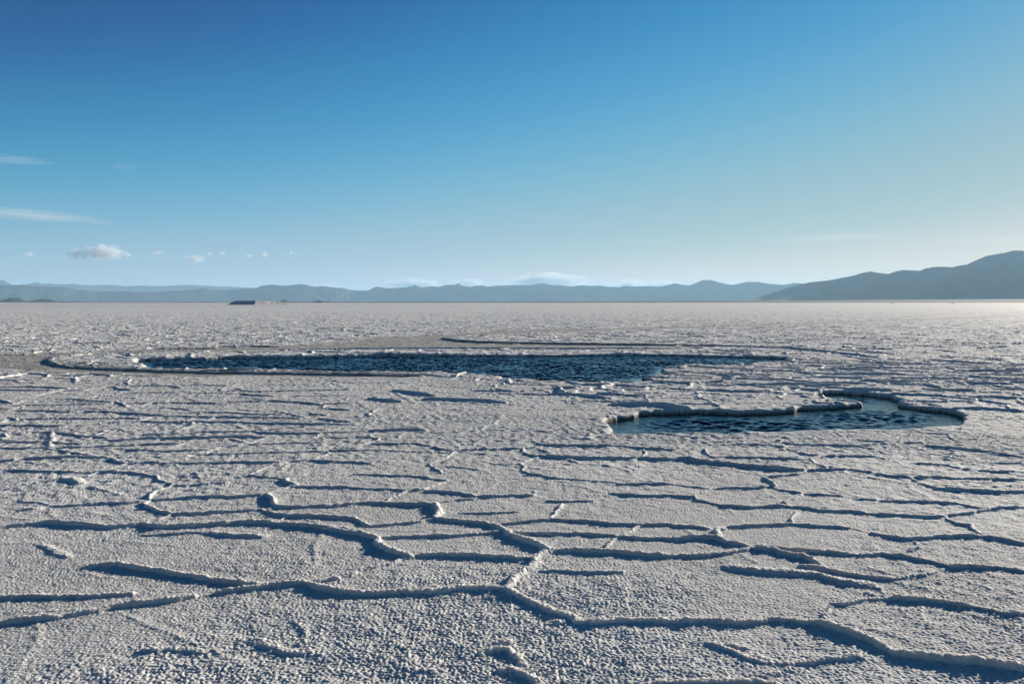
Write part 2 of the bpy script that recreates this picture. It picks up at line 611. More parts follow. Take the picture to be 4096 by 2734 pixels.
def add_ridge(pts, height, width, taper_ends=True, reach=4.0, slim=0.0):
    n = len(pts)
    seg = np.linalg.norm(np.diff(pts, axis=0), axis=1)
    acc = np.concatenate([[0], np.cumsum(seg)])
    total = acc[-1]
    for k in range(n - 1):
        p0, p1 = pts[k], pts[k + 1]
        d = p1 - p0
        L2 = d @ d
        if L2 < 1e-8:
            continue
        si, sj = sub_range(p0, p1, width * reach + 0.05)
        if si.start >= si.stop or sj.start >= sj.stop:
            continue
        thin = 1 - slim * d[1] ** 2 / L2          # crests that run away from the camera are lower and beaded
        x, y = WX[si, sj] - p0[0], WY[si, sj] - p0[1]
        t = np.clip((x * d[0] + y * d[1]) / L2, 0, 1)
        dist2 = (x - t * d[0]) ** 2 + (y - t * d[1]) ** 2
        s = acc[k] + t * seg[k]
        a = 1.0
        if taper_ends:
            e = np.minimum(s, total - s) / max(0.12 * total, 0.05)
            a = 0.70 + 0.30 * smooth(0, 1, e)
        wloc = np.maximum(width * thin, 1.0 * STEP[si, sj])
        u = dist2 / (wloc * wloc)
        # a broad flat crest that leans a little towards the sun's side, on a low skirt
        lean = np.clip(((x - t * d[0]) * SUN_H[0] + (y - t * d[1]) * SUN_H[1]) / wloc, -1, 1)
        prof = np.exp(-(u ** 2.2)) * 0.86 * (1 - 0.22 * lean) + 0.14 * np.exp(-u / 9)
        ridge[si, sj] = np.maximum(ridge[si, sj], height * thin * a * prof)
        skirt[si, sj] = np.maximum(skirt[si, sj], np.exp(-u / 2.0))


for (ox, oy), text in RIDGE_WINDOWS.items():
    for line in text.strip().splitlines():
        hf, pl = line.split(':')
        hf, wf = (float(v) for v in (hf + '*1').split('*')[:2])
        pts = np.array([ground_point(ox + x / 1.678, oy + y / 1.678, 0.02) for x, y in parse(pl)])
        dist = np.hypot(pts[:, 0], pts[:, 1]).mean()
        short = min(1.0, 0.45 + np.linalg.norm(np.diff(pts, axis=0), axis=1).sum() / 0.8)
        add_ridge(pts, 0.0185 * (0.30 + 0.5 * hf + 0.2 * hf * hf) * short * (0.80 + 0.085 * dist), 0.0205 * wf * (0.55 + 0.45 * hf) * (1 + 0.008 * dist), slim=0.50 if hf < 1.2 else 0.12)
for line in FAR_STEPS.strip().splitlines():
    hw, pl = line.split(':')
    hh, ww = (float(v) for v in hw.split(','))
    pts = np.array([ground_point(x, y, 0.02) for x, y in parse(pl)])
    add_ridge(pts, hh, ww)

# polygons farther out, where single crests cannot be traced: irregular cells about a metre across
traced_to = 11.5 + 6.0 * smooth(1.0, -2.5, X / np.maximum(RR, 0.1) * 15.0)
i0 = int(np.searchsorted(RINGS, 2.0))
i1 = int(np.searchsorted(RINGS, 260.0))
vor = np.zeros(X.shape, np.float32)


def cell_edges(x, y, seed):
    """distance to the nearest cell border of a jittered lattice, and a random number for that border"""
    xi, yi = np.floor(x).astype(np.int32), np.floor(y).astype(np.int32)
    f1 = np.full(x.shape, 9e9, np.float32)
    f2 = np.full(x.shape, 9e9, np.float32)
    p1x = np.zeros(x.shape, np.float32)
    p1y, p2x, p2y = p1x.copy(), p1x.copy(), p1x.copy()
    for dx in (-1, 0, 1):
        for dy in (-1, 0, 1):
            cx, cy = xi + dx, yi + dy
            h = (cx * 73856093 ^ cy * 19349663 ^ seed * 83492791).astype(np.int64) & 0xffffffff
            h = (h * 2654435761) & 0xffffffff
            h ^= h >> 15
            h = (h * 2246822519) & 0xffffffff
            qx = (cx + (h & 0xffff) / 65536.0).astype(np.float32)
            qy = (cy + ((h >> 16) & 0xffff) / 65536.0).astype(np.float32)
            d = (x - qx) ** 2 + (y - qy) ** 2
            n1 = d < f1
            n2 = (~n1) & (d < f2)
            f2 = np.where(n1, f1, np.where(n2, d, f2))
            p2x = np.where(n1, p1x, np.where(n2, qx, p2x))
            p2y = np.where(n1, p1y, np.where(n2, qy, p2y))
            f1 = np.where(n1, d, f1)
            p1x = np.where(n1, qx, p1x)
            p1y = np.where(n1, qy, p1y)
    sep = np.sqrt((p1x - p2x) ** 2 + (p1y - p2y) ** 2) + 1e-3
    e = (f2 - f1) / (2 * sep)
    rnd = np.sin((p1x + p2x) * 12.9898 + (p1y + p2y) * 78.233) * 43758.5453
    rnd = rnd - np.floor(rnd)
    return e.astype(np.float32), rnd.astype(np.float32)


nf = len(fine)
sl = (slice(i0, i1), slice(0, nf))
for size, amp, seed in ((1.15, 0.052, 3), (0.62, 0.028, 8)):
    wob = 0.10
    e, rnd = cell_edges((X[sl] + wob * n40[sl]) / size + 100, (Y[sl] - wob * n40[sl]) / (size * 0.9) + 100, seed)
    e *= size
    ww = np.maximum(np.clip(0.0042 * RR[sl], 0.022, 0.040), 1.25 * STEP[sl])
    rise = amp * (0.15 + 1.0 * rnd ** 1.6) * (1 + 0.15 * smooth(20, 60, RR[sl]))
    v = rise * np.clip(0.45 + 0.055 * RR[sl], 0, 1) * np.exp(-(e / ww) ** 2)
    fade = np.maximum(smooth(0, 4.0, RR[sl] - traced_to[sl]), 0.10 * smooth(3.0, 4.2, RR[sl]) + 0.18 * smooth(6.5, 9.0, RR[sl]))
    fade = np.maximum(fade, 0.75 * smooth(0.68, 0.76, np.abs(X[sl]) / np.maximum(Y[sl], 0.1)))     # beside the traced ground * (1 - smooth(90, 250, RR[sl]))
    vor[sl] = np.maximum(vor[sl], v * fade)
ridge = np.maximum(ridge, vor)


# pools, brown ground, raised slab
def poly_distance(poly, margin):
    """signed distance (positive outside) near a polygon; far away it is +margin"""
    dist = np.full(X.shape, margin, np.float32)
    inside = np.zeros(X.shape, bool)
    rad = np.hypot(poly[:, 0], poly[:, 1])
    ang = np.arctan2(poly[:, 0], poly[:, 1])
    b0, b1 = np.searchsorted(RINGS, rad.min() * 0.9), np.searchsorted(RINGS, rad.max() * 1.02)
    c0, c1 = np.searchsorted(fine, ang.min()), np.searchsorted(fine, ang.max())
    bs = (slice(int(b0), int(b1)), slice(int(c0), int(c1)))
    x, y = WXP[bs], WYP[bs]
    ins = np.zeros(x.shape, bool)
    n = len(poly)
    for k in range(n):
        a, b = poly[k], poly[(k + 1) % n]
        if a[1] != b[1]:
            cond = (a[1] > y) != (b[1] > y)
            ins ^= cond & (x < (b[0] - a[0]) * (y - a[1]) / (b[1] - a[1]) + a[0])
        si, sj = sub_range(a, b, margin)
        if si.start < si.stop and sj.start < sj.stop:
            d = b - a
            xx, yy = WXP[si, sj] - a[0], WYP[si, sj] - a[1]
            t = np.clip((xx * d[0] + yy * d[1]) / max(d @ d, 1e-9), 0, 1)
            dd = np.sqrt((xx - t * d[0]) ** 2 + (yy - t * d[1]) ** 2)
            dist[si, sj] = np.minimum(dist[si, sj], dd)
    inside[bs] = ins
    return np.where(inside, -dist, dist)


d_pool = np.minimum(poly_distance(BIG_POOL, 0.9), poly_distance(SMALL_POOL, 0.9))
d_brown = poly_distance(BROWN_POLY, 1.2)
d_isl = poly_distance(ISLAND_POLY, 0.6)
n90 = layer(0.9, 4.4, 9.1)
n22 = layer(0.22, 14.4, 19.1, 60)
edge_w = 0.10 + 0.08 * n90
brown = (1 - smooth(-0.10, 0.55, d_brown + 0.36 * n90 + 0.15 * n40)) * np.clip(0.80 + 0.5 * layer(0.55, 7, 66) + 0.3 * n22, 0, 1)
brown_h = 1 - smooth(-0.50, 0.60, d_brown)
isl = (1 - smooth(-0.12, 0.02, d_isl)) * smooth(2.0, -3.0, X)

rough = 0.75 + 0.55 * layer(2.3, 6.6, 1.2) + 0.35 * smooth(5.2, 3.6, RR) + 0.25 * layer(0.7, 16, 7)
rough = np.clip(rough + 0.35 * layer(1.1, 61, 17), 0.25, 1.8) * (1 - 0.6 * brown)
Z = 0.010 * layer(2.6, 2, 3) + 0.006 * n90 + 0.0035 * n40 * rough + 0.0040 * n22 * rough
lump = 0.45 + 0.75 * skirt
crest = ridge * (0.92 + 0.14 * layer(0.17, 31, 12, 40) + 0.12 * n40 + 0.24 * layer(0.07, 51, 22, 12))
Z += crest * (1 - 0.8 * brown_h * (vor > 0.8 * ridge))
ZS = Z.copy()
# pellets of salt: rounded lumps with sharp creases between them
g1 = 1.0 - 1.9 * np.abs(layer(0.052, 7.7, 3.3, 22))
g2 = 1.0 - 1.9 * np.abs(layer(0.027, 17.7, 13.3, 14))
p1 = np.abs(layer(0.050, 27.7, 23.3, 22))
p2 = np.abs(layer(0.026, 37.7, 43.3, 14))
p3 = layer(0.017, 3.7, 4.3, 9)
p4 = layer(0.095, 53.7, 4.9, 40)
smoother = 1 - 0.55 * np.minimum(skirt * ridge / 0.02, 1)
Z += rough * smoother * (0.0032 * p1 + 0.0050 * p2 + 0.0033 * p3 + 0.0044 * p4 * (1 + smooth(7, 11, RR)))
jit = np.random.RandomState(11).standard_normal(X.shape).astype(np.float32)
lat = np.minimum(RR * DTH[0], 0.04)
Z += jit * np.minimum((0.20 + 0.05 * smooth(18, 30, RR)) * lat, 0.0085) * smooth(3.2, 5.5, RR) * (1 - 0.8 * smooth(60, 200, RR)) * (1 - 0.45 * brown) * smoother * (STEP < 0.3) * (d_pool > 0.10)
del jit
mid = smooth(5.5, 9, RR) * (1 - 0.6 * brown)
Z += mid * (0.0045 * layer(0.065, 83, 41, 14) + 0.0034 * layer(0.13, 93, 61, 26) + 0.0025 * layer(0.24, 13, 81, 50))
Z += skirt * (0.003 * p1 + 0.007 * p2 + 0.004 * p3) * (0.4 + 0.6 * np.minimum(ridge / 0.02, 1.3))
Z += 0.006 * layer(0.45, 8, 8) * smooth(14, 30, RR) + 0.010 * layer(1.4, 28, 18) * smooth(20, 50, RR) * (1 - smooth(60, 300, RR))
Z += 0.03 * layer(4.0, 9, 1) * smooth(60, 150, RR) + 0.05 * layer(14.0, 19, 11) * smooth(200, 500, RR)
Z -= 0.028 * brown_h
Z += 0.025 * isl
Z = ZS + (Z - ZS) * (0.12 + 0.88 * smooth(0.03, 0.14, d_pool))
del ZS
# lumpy lip around the water, then the wall down into the pool
lip = np.exp(-(np.maximum(d_pool, 0) / 0.20) ** 2) * (d_pool < 0.85)
Z += lip * (0.016 * n40 + 0.012 * n22 + 0.005 * layer(0.11, 77, 31, 30))
bank_w = 0.055 + 0.15 * np.clip(-0.15 + 1.1 * n90 + 0.5 * n40, 0, 1)
dd = d_pool + 0.02 * n40
ub = np.clip(dd / bank_w, 0, 1)
drop = (1 - np.sqrt(np.maximum(1 - (1 - ub) ** 2, 0))) * (d_pool < 0.85)
Z = Z * (1 - drop) + (WATER_Z - 0.01) * drop
Z = np.where(dd < 0, WATER_Z - 0.01 - 0.5 * smooth(0, -0.12, dd), Z)
Z *= (1 - smooth(1500, 3000, RR))
wet_shade = (1 - smooth(0.012, 0.055, Z - WATER_Z - 0.002)) * (d_pool < 0.5)  # brine-soaked foot of the bank, carried up the wall as painted shade

V = np.stack([X, Y, Z.astype(np.float32)], -1)
nr, nc = X.shape
idx = np.arange(nr * nc, dtype=np.int32).reshape(nr, nc)
idx2 = np.concatenate([idx, idx[:, :1]], 1)
quads = np.stack([idx2[:-1, :-1], idx2[1:, :-1], idx2[1:, 1:], idx2[:-1, 1:]], -1).reshape(-1, 4)
fan = np.stack([np.full(nc, nr * nc, np.int32), idx2[0, :-1], idx2[0, 1:]], -1)
verts = np.concatenate([V.reshape(-1, 3), np.zeros((1, 3), np.float32)])
loops = np.concatenate([quads.ravel(), fan.ravel()])
starts = np.concatenate([np.arange(len(quads), dtype=np.int32) * 4, len(quads) * 4 + np.arange(nc, dtype=np.int32) * 3])
ground_me = mesh_from_arrays("ground", verts, loops, starts)
at = ground_me.attributes.new("soil", 'FLOAT', 'POINT')
at.data.foreach_set("value", np.concatenate([brown.ravel(), [0]]).astype(np.float32))
at = ground_me.attributes.new("crest", 'FLOAT', 'POINT')
at.data.foreach_set("value", np.concatenate([np.clip(ridge / 0.014, 0, 1).ravel(), [0]]).astype(np.float32))
at = ground_me.attributes.new("wet_shade", 'FLOAT', 'POINT')
at.data.foreach_set("value", np.concatenate([wet_shade.ravel(), [0]]).astype(np.float32))
print("ground", nr, nc, nr * nc)


def salt_material(name, with_masks):
    m, t, b, out = new_mat(name)
    N, Lk = t.nodes, t.links
    geo = N.new("ShaderNodeNewGeometry")
    n1 = N.new("ShaderNodeTexNoise")
    n1.inputs["Scale"].default_value = 0.35
    n1.inputs["Detail"].default_value = 6
    Lk.new(geo.outputs["Position"], n1.inputs["Vector"])
    ramp = N.new("ShaderNodeValToRGB")
    ramp.color_ramp.elements[0].color = (0.56, 0.55, 0.525, 1)
    ramp.color_ramp.elements[1].color = (0.68, 0.67, 0.64, 1)
    ramp.color_ramp.elements[0].position = 0.35
    ramp.color_ramp.elements[1].position = 0.65
    Lk.new(n1.outputs["Fac"], ramp.inputs["Fac"])
    col = ramp.outputs["Color"]
    if with_masks:
        n2 = N.new("ShaderNodeTexNoise")
        n2.inputs["Scale"].default_value = 9
        n2.inputs["Detail"].default_value = 8
        Lk.new(geo.outputs["Position"], n2.inputs["Vector"])
        soilramp = N.new("ShaderNodeValToRGB")
        soilramp.color_ramp.elements[0].color = (0.20, 0.19, 0.175, 1)
        soilramp.color_ramp.elements[1].color = (0.36, 0.34, 0.315, 1)
        soilramp.color_ramp.elements[0].position = 0.3
        soilramp.color_ramp.elements[1].position = 0.7
        Lk.new(n2.outputs["Fac"], soilramp.inputs["Fac"])
        a1 = N.new("ShaderNodeAttribute")
        a1.attribute_name = "soil"
        mx = N.new("ShaderNodeMix")
        mx.data_type = 'RGBA'
        Lk.new(a1.outputs["Fac"], mx.inputs[0])
        Lk.new(col, mx.inputs[6])
        Lk.new(soilramp.outputs["Color"], mx.inputs[7])
        a2 = N.new("ShaderNodeAttribute")
        a2.attribute_name = "wet_shade"
        mw = N.new("ShaderNodeMix")
        mw.data_type = 'RGBA'
        Lk.new(a2.outputs["Fac"], mw.inputs[0])
        Lk.new(mx.outputs[2], mw.inputs[6])
        mw.inputs[7].default_value = (0.10, 0.092, 0.078, 1)  # wet brown salt, with the pool walls' shade put into the colour
        col = mw.outputs[2]
    Lk.new(col, b.inputs["Base Color"])
    b.inputs["Roughness"].default_value = 0.85
    b.inputs["Specular IOR Level"].default_value = 0.15
    if with_masks:                       # light soaks a little way into the salt
        b.inputs["Subsurface Radius"].default_value = (1.0, 0.88, 0.80)
        a3 = N.new("ShaderNodeAttribute")
        a3.attribute_name = "crest"
        for sock, lo, hi in (("Subsurface Weight", 0.30, 0.95), ("Subsurface Scale", 0.008, 0.030)):
            mr = N.new("ShaderNodeMapRange")
            mr.inputs["To Min"].default_value = lo
            mr.inputs["To Max"].default_value = hi
            Lk.new(a3.outputs["Fac"], mr.inputs["Value"])
            Lk.new(mr.outputs[0], b.inputs[sock])
    bump = N.new("ShaderNodeBump")
    n3 = N.new("ShaderNodeTexNoise")
    n3.inputs["Scale"].default_value = 60
    n3.inputs["Detail"].default_value = 4
    Lk.new(geo.outputs["Position"], n3.inputs["Vector"])
    Lk.new(n3.outputs["Fac"], bump.inputs["Height"])
    bump.inputs["Strength"].default_value = 1.0
    bump.inputs["Distance"].default_value = 0.010
    Lk.new(bump.outputs["Normal"], b.inputs["Normal"])
    return m


ground = link("ground", ground_me, salt_material("salt_crust", True), kind="structure")

# ------------------------------------------------------------------ water in the two pools
wm, wt, wb, wout = new_mat("brine")
wb.inputs["Base Color"].default_value = (0.002, 0.016, 0.028, 1)
wb.inputs["Roughness"].default_value = 0.03
wb.inputs["IOR"].default_value = 1.33
wb.inputs["Specular IOR Level"].default_value = 0.29
geo = wt.nodes.new("ShaderNodeNewGeometry")
mp = wt.nodes.new("ShaderNodeMapping")
mp.inputs["Scale"].default_value = (1.0, 1.5, 1.0)
wt.links.new(geo.outputs["Position"], mp.inputs["Vector"])
wn = wt.nodes.new("ShaderNodeTexNoise")
wn.inputs["Scale"].default_value = 14
wn.inputs["Detail"].default_value = 2
wt.links.new(mp.outputs["Vector"], wn.inputs["Vector"])
wbump = wt.nodes.new("ShaderNodeBump")
wbump.inputs["Strength"].default_value = 0.6
wbump.inputs["Distance"].default_value = 0.012
wt.links.new(wn.outputs["Fac"], wbump.inputs["Height"])
wt.links.new(wbump.outputs["Normal"], wb.inputs["Normal"])


def pool_water(name, poly, cell, chop, lee, size):
    lo, hi = poly.min(0) - 0.15, poly.max(0) + 0.15
    gx = np.arange(lo[0], hi[0], cell)
    gy = np.arange(lo[1], hi[1], cell)
    x, y = np.meshgrid(gx, gy)
    x, y = x.astype(np.float32), y.astype(np.float32)
    ins = np.zeros(x.shape, bool)
    dist = np.full(x.shape, 1.0, np.float32)
    n = len(poly)
    for k in range(n):
        a, b = poly[k], poly[(k + 1) % n]
        if a[1] != b[1]:
            cond = (a[1] > y) != (b[1] > y)
            ins ^= cond & (x < (b[0] - a[0]) * (y - a[1]) / (b[1] - a[1]) + a[0])
        d = b - a
        xx, yy = x - a[0], y - a[1]
        t = np.clip((xx * d[0] + yy * d[1]) / max(d @ d, 1e-9), 0, 1)
        dist = np.minimum(dist, np.sqrt((xx - t * d[0]) ** 2 + (yy - t * d[1]) ** 2))
    calm = smooth(0.0, lee, dist)
    z = size * (0.040 * perlin(x / 0.27 / size, y / 0.21 / size) + 0.014 * perlin(x / 0.12 / size + 9, y / 0.10 / size + 5)) + 0.02 * perlin(x / 0.8, y / 0.6)
    z = z * (0.98 + 0.45 * perlin(x / 1.9 + 3, y / 1.3))
    z = WATER_Z - 0.01 + chop * z * (0.12 + 0.88 * calm)
    keepv = ins | (dist < 0.12)
    keep = keepv[:-1, :-1] & keepv[1:, 1:] & keepv[1:, :-1] & keepv[:-1, 1:]
    me = grid_mesh(name, np.stack([x, y, z], -1), keep=keep)
    return link(name, me, wm, kind="structure")


pool_water("water", BIG_POOL, 0.026, 1.15, 0.5, 0.75)
pool_water("water", SMALL_POOL, 0.016, 0.85, 0.9, 0.85)

# ------------------------------------------------------------------ mountains
random.seed(5)


def rock_material(name, c0, c1, scale):
    m, t, b, out = new_mat(name)
    geo = t.nodes.new("ShaderNodeNewGeometry")
    n = t.nodes.new("ShaderNodeTexNoise")
    n.inputs["Scale"].default_value = scale
    n.inputs["Detail"].default_value = 8
    t.links.new(geo.outputs["Position"], n.inputs["Vector"])
    rp = t.nodes.new("ShaderNodeValToRGB")
    rp.color_ramp.elements[0].color = (*c0, 1)
    rp.color_ramp.elements[1].color = (*c1, 1)
    rp.color_ramp.elements[0].position = 0.35
    rp.color_ramp.elements[1].position = 0.65
    t.links.new(n.outputs["Fac"], rp.inputs["Fac"])
    t.links.new(rp.outputs["Color"], b.inputs["Base Color"])
    b.inputs["Roughness"].default_value = 0.95
    b.inputs["Specular IOR Level"].default_value = 0.1
    return m


rock = rock_material("dry_mountain", (0.045, 0.04, 0.036), (0.075, 0.067, 0.06), 0.004)
scrub = rock_material("dry_scrub", (0.06, 0.05, 0.035), (0.13, 0.105, 0.07), 0.02)


def mountain_range(name, crest_px, dist, front, back, seed, mat=rock, bays=1.0):
    """crest_px: photograph pixels of the skyline; the range rises to it from `front` metres nearer and falls behind"""
    px = np.array([p[0] for p in crest_px], float)
    py = np.array([p[1] for p in crest_px], float)
    n = int((px.max() - px.min()) / 4) + 1
    xs = np.linspace(px.min(), px.max(), n)
    ys = np.interp(xs, px, py)
    az = np.arctan((xs - W / 2) / F)
    rough_ = perlin((xs / 16 + seed).astype(np.float32), np.full(n, seed + 0.5, np.float32)) * 1.1
    rough_ += perlin((xs / 6 + seed).astype(np.float32), np.full(n, seed + 7.5, np.float32)) * 0.5
    ys = ys + rough_ * np.clip((HORIZON - ys) / 30, 0, 1)
    # the crest wanders nearer and farther
    wander = perlin((xs / 420 + seed).astype(np.float32), np.full(n, seed + 3.5, np.float32)) * 0.25 * front
    dcrest = dist + wander
    el = (HORIZON - ys) / F * np.cos(az)
    hcrest = np.maximum(CAM_Z + el * dcrest, 0.5)
    T = np.concatenate([np.linspace(-1, 0, 34), np.linspace(0, 1, 12)[1:]])
    rows = []
    for t in T:
        rr = dcrest + t * (front if t < 0 else back)
        gx = (az * dist / 900 * bays).astype(np.float32)
        gy = np.full(n, t * front / 900 * bays, np.float32)
        spur = 1 - np.abs(perlin(gx * 1.3 + seed * 3.1, gy * 0.55 + seed)) * 1.5
        spur2 = 1 - np.abs(perlin(gx * 4.1 + seed, gy * 1.7 + seed * 2)) * 1.4
        base = (1 - abs(t)) ** 1.35
        h = hcrest * base * (1 - (1 - base) * 1.0 * (1 - 0.62 * spur - 0.30 * spur2))
        if t == 0:
            h = hcrest
        h = np.minimum(h, hcrest * (1 - abs(t)) ** 0.8) - (2.0 if abs(t) == 1 else 0)
        rows.append(np.stack([np.sin(az) * rr, np.cos(az) * rr, h], -1))
    V = np.array(rows).astype(np.float32)
    return link(name, grid_mesh(name, V[:, ::-1]), mat, kind="structure")


def crest(off, sc, s):
    return [(off[0] + x / sc, off[1] + y / sc) for x, y in parse(s)]


A, B, D = (0, 700), (1300, 900), (2600, 900)
main_crest = [(-900, 1150), (-600, 1138), (-300, 1146)] + crest(A, 1.678, """0,740 60,738 140,737 170,735 240,745 340,750 380,752 440,752 480,760 540,772 580,770 640,783 700,778 760,780
850,778 920,782 1000,782 1060,785 1130,775 1200,778 1270,772 1330,765 1370,758 1430,768 1500,772 1570,770 1610,765 1680,758 1730,755 1760,742 1830,735 1900,743 1960,738 2030,731 2090,745
2130,750 2170,743 2230,752 2310,760""") + crest(B, 1.678, """70,418 130,420 160,433 240,445 290,440 310,428 350,413 430,425 480,420 560,415 570,407 580,412 605,401 650,418 720,410
760,414 820,402 870,402 893,391 920,405 970,414 1010,407 1060,405 1090,413 1140,407 1220,405 1290,403 1380,404 1430,391 1470,392 1510,402 1570,403 1650,412 1720,404 1800,408
1840,405 1890,414 1940,415 1970,418 2020,407 2070,412 2200,408""") + crest(D, 1.570, """0,383 60,385 100,378 150,366 200,373 240,380 280,367 330,343 390,347 440,362 500,375 540,372 600,357
670,356 740,368 830,376 900,363 940,366 1000,374 1100,385 1300,390""") + [(3700, 1150), (4300, 1160), (4900, 1150)]
right_crest = crest(D, 1.570, """560,480 640,464 740,434 850,398 950,369 1030,355 1100,350 1180,335 1260,320 1320,303 1380,291 1420,300 1490,307 1530,293 1580,282 1640,285 1690,287
1720,273 1780,263 1830,262 1890,265 1930,255 1980,248 2040,220 2100,195 2170,183 2230,172 2270,161 2320,162 2349,168""") + [(4180, 1020), (4300, 1012), (4450, 1040), (4700, 1050), (5000, 1090)]
back_crest = [(-900, 1132), (-500, 1124), (-200, 1122)] + crest(A, 1.678, """0,703 40,708 80,730 110,740 140,741 180,735 250,719 300,730 330,727 400,733 500,730 580,738 640,740 700,737 770,737 850,746 960,740
1050,745 1150,742 1230,737 1300,738 1400,743 1500,748 1600,752 1700,757 1760,765 2000,775 2300,765""") + crest(B, 1.678, "160,434 230,437 290,438 400,445 600,450")
foot_crest = [(-300, 1200), (-100, 1195), (0, 1205)] + crest(A, 1.678, "30,836 80,821 140,826 180,846 200,849 240,838 300,828 350,836 385,848 420,847 500,849 640,852 820,853 1000,856")
foot_crest2 = crest(A, 1.678, "1780,856 1880,848 1910,835 1935,840 1960,849 2000,847 2060,850 2100,846 2150,838 2190,846 2230,851 2349,855")
mountain_range("mountains", main_crest, 16000, 1300, 1500, 1.3)
mountain_range("mountains", right_crest, 10000, 1400, 1800, 12.7)
mountain_range("mountains", back_crest, 24000, 1500, 1500, 23.1)
mountain_range("hills", foot_crest, 7600, 300, 300, 31.5)
mountain_range("hills", foot_crest2, 7600, 300, 300, 37.5)

# the shore of the flat: low brown scrub land rising very gently towards the mountains
xs = np.linspace(-1500, 5600, 700)
az = np.arctan((xs - W / 2) / F)
rise_px = np.interp(xs, [-1500, 0, 1200, 2000, 2700, 3400, 4096, 5600], [0.3, 0.4, 1.4, 2.4, 5.0, 8.5, 13.0, 17.0])
near_d = np.interp(xs, [-1500, 0, 1200, 2700, 4096, 5600], [3600, 3400, 2600, 2300, 2100, 2000]) / np.cos(az)
rows = []
for t in np.linspace(0, 1, 24):
    rr = near_d * (1 - t) + 7000 / np.cos(az) * t
    hh = -0.3 + (0.3 + CAM_Z + rise_px / F * rr * np.cos(az)) * smooth(0, 0.25, t) * (0.55 + 0.45 * t)
    hh = hh + 0.25 * perlin((xs / 11).astype(np.float32), np.full(len(xs), t * 30, np.float32)) * smooth(0, 0.1, t)
    rows.append(np.stack([np.sin(az) * rr, np.cos(az) * rr, hh], -1))
shore = link("shore", grid_mesh("shore", np.array(rows).astype(np.float32)[:, ::-1]), scrub, kind="structure")

# ------------------------------------------------------------------ salt pile and the small things far out
pile_mat = salt_material("piled_salt", False)
for e, c in zip([n for n in pile_mat.node_tree.nodes if n.type == 'VALTORGB'][0].color_ramp.elements, ((0.48, 0.47, 0.445, 1), (0.60, 0.59, 0.565, 1))):
    e.color = c


def salt_pile():
    p0 = far_point(800 + 735 / 3.356, 1218.5, 540)
    b = math.radians(58)
    da = np.array([math.cos(b), math.sin(b)])
    db = np.array([-math.sin(b), math.cos(b)])
    La, Lb, hgt, inset = 25.0, 27.0, 2.6, 3.4
    na, nb = 160, 120
    u = np.linspace(-0.6, La + 0.6, na)
    v = np.linspace(-0.6, Lb + 0.6, nb)
    U, Vv = np.meshgrid(u, v)
    edge = np.minimum(np.minimum(U, La - U), np.minimum(Vv, Lb - Vv))
    # gullies run straight down the loaded faces
    along = np.where(np.minimum(U, La - U) < np.minimum(Vv, Lb - Vv), Vv, U)
    gul = perlin((along / 0.8).astype(np.float32), (edge / 9).astype(np.float32)) + 0.6 * perlin((along / 0.37).astype(np.float32), (edge / 6).astype(np.float32))
    e2 = edge + 0.34 * gul
    h = hgt * np.clip(e2 / inset, 0, 1)
    top = smooth(inset * 0.8, inset * 1.1, edge)
    h = h + top * 0.14 * perlin((U / 1.1).astype(np.float32), (Vv / 1.1).astype(np.float32)) + 0.04 * perlin((U / 0.4).astype(np.float32), (Vv / 0.4).astype(np.float32))
    h = np.where(edge < 0, -0.15, h)
    P = U[..., None] * da + Vv[..., None] * db
    V3 = np.stack([P[..., 0], P[..., 1], h], -1).astype(np.float32)
    o = link("salt_pile", grid_mesh("salt_pile", V3), pile_mat, label="large flat-topped salt pile, left face dark and right face bright", cat="salt pile")
    o.location = (p0.x, p0.y, 0)


salt_pile()


def heap(name, px, py, dist, w, d, h, seed, mat, label, cat, group=None):
    p = far_point(px, py, dist)
    n = 26
    a = np.linspace(0, 2 * np.pi, 40, endpoint=False)
    t = np.linspace(0, 1, n)
    Tm, Am = np.meshgrid(t, a, indexing='ij')
    wob = 1 + 0.25 * perlin((np.cos(Am) * 1.3 + seed).astype(np.float32), (np.sin(Am) * 1.3 + seed * 2).astype(np.float32))
    xx, yy = Tm * np.cos(Am) * wob * w / 2, Tm * np.sin(Am) * wob * d / 2
    zz = h * (1 - Tm) ** 0.9 * (1 + 0.25 * perlin((xx / w * 5 + seed).astype(np.float32), (yy / d * 5).astype(np.float32))) - 0.05
    V3 = np.stack([xx, yy, zz], -1).astype(np.float32)
    o = link(name, grid_mesh(name, V3, wrap=True), mat, label=label, cat=cat, group=group)
    o.location = (p.x, p.y, 0)
    return o


heap("salt_heap", 800 + 1142 / 3.356, 1217, 560, 3.6, 3.0, 1.0, 3, pile_mat, "small salt heap at the far right end of the large pile", "salt heap")
heap("salt_heap", 800 + 1103 / 3.356, 1216, 570, 2.2, 2.4, 1.1, 9, pile_mat, "small salt heap between the large pile and the outermost heap", "salt heap")
heap("dark_mound", 2600 + 1520 / 1.57, 1212, 900, 3.6, 3.2, 0.75, 5, scrub, "small dark mound on the far salt below the long rising mountain slope", "mound")
heap("dark_mound", 2600 + 1902 / 1.57, 1211, 1000, 5.2, 4.0, 0.8, 6, scrub, "small dark mound on the far salt below the high mountain by the right edge", "mound")
heap("dark_mound", 860, 1229, 258, 1.1, 0.9, 0.22, 7, scrub, "tiny dark mound on the bare salt in front of the large salt pile", "mound")
heap("dark_mound", 2045, 1214, 850, 3.0, 2.6, 0.45, 8, scrub, "tiny dark mound on the far salt midway between the pile and the right mountain", "mound")

dark = rock_material("weathered_boards", (0.03, 0.03, 0.03), (0.06, 0.055, 0.05), 2.0)


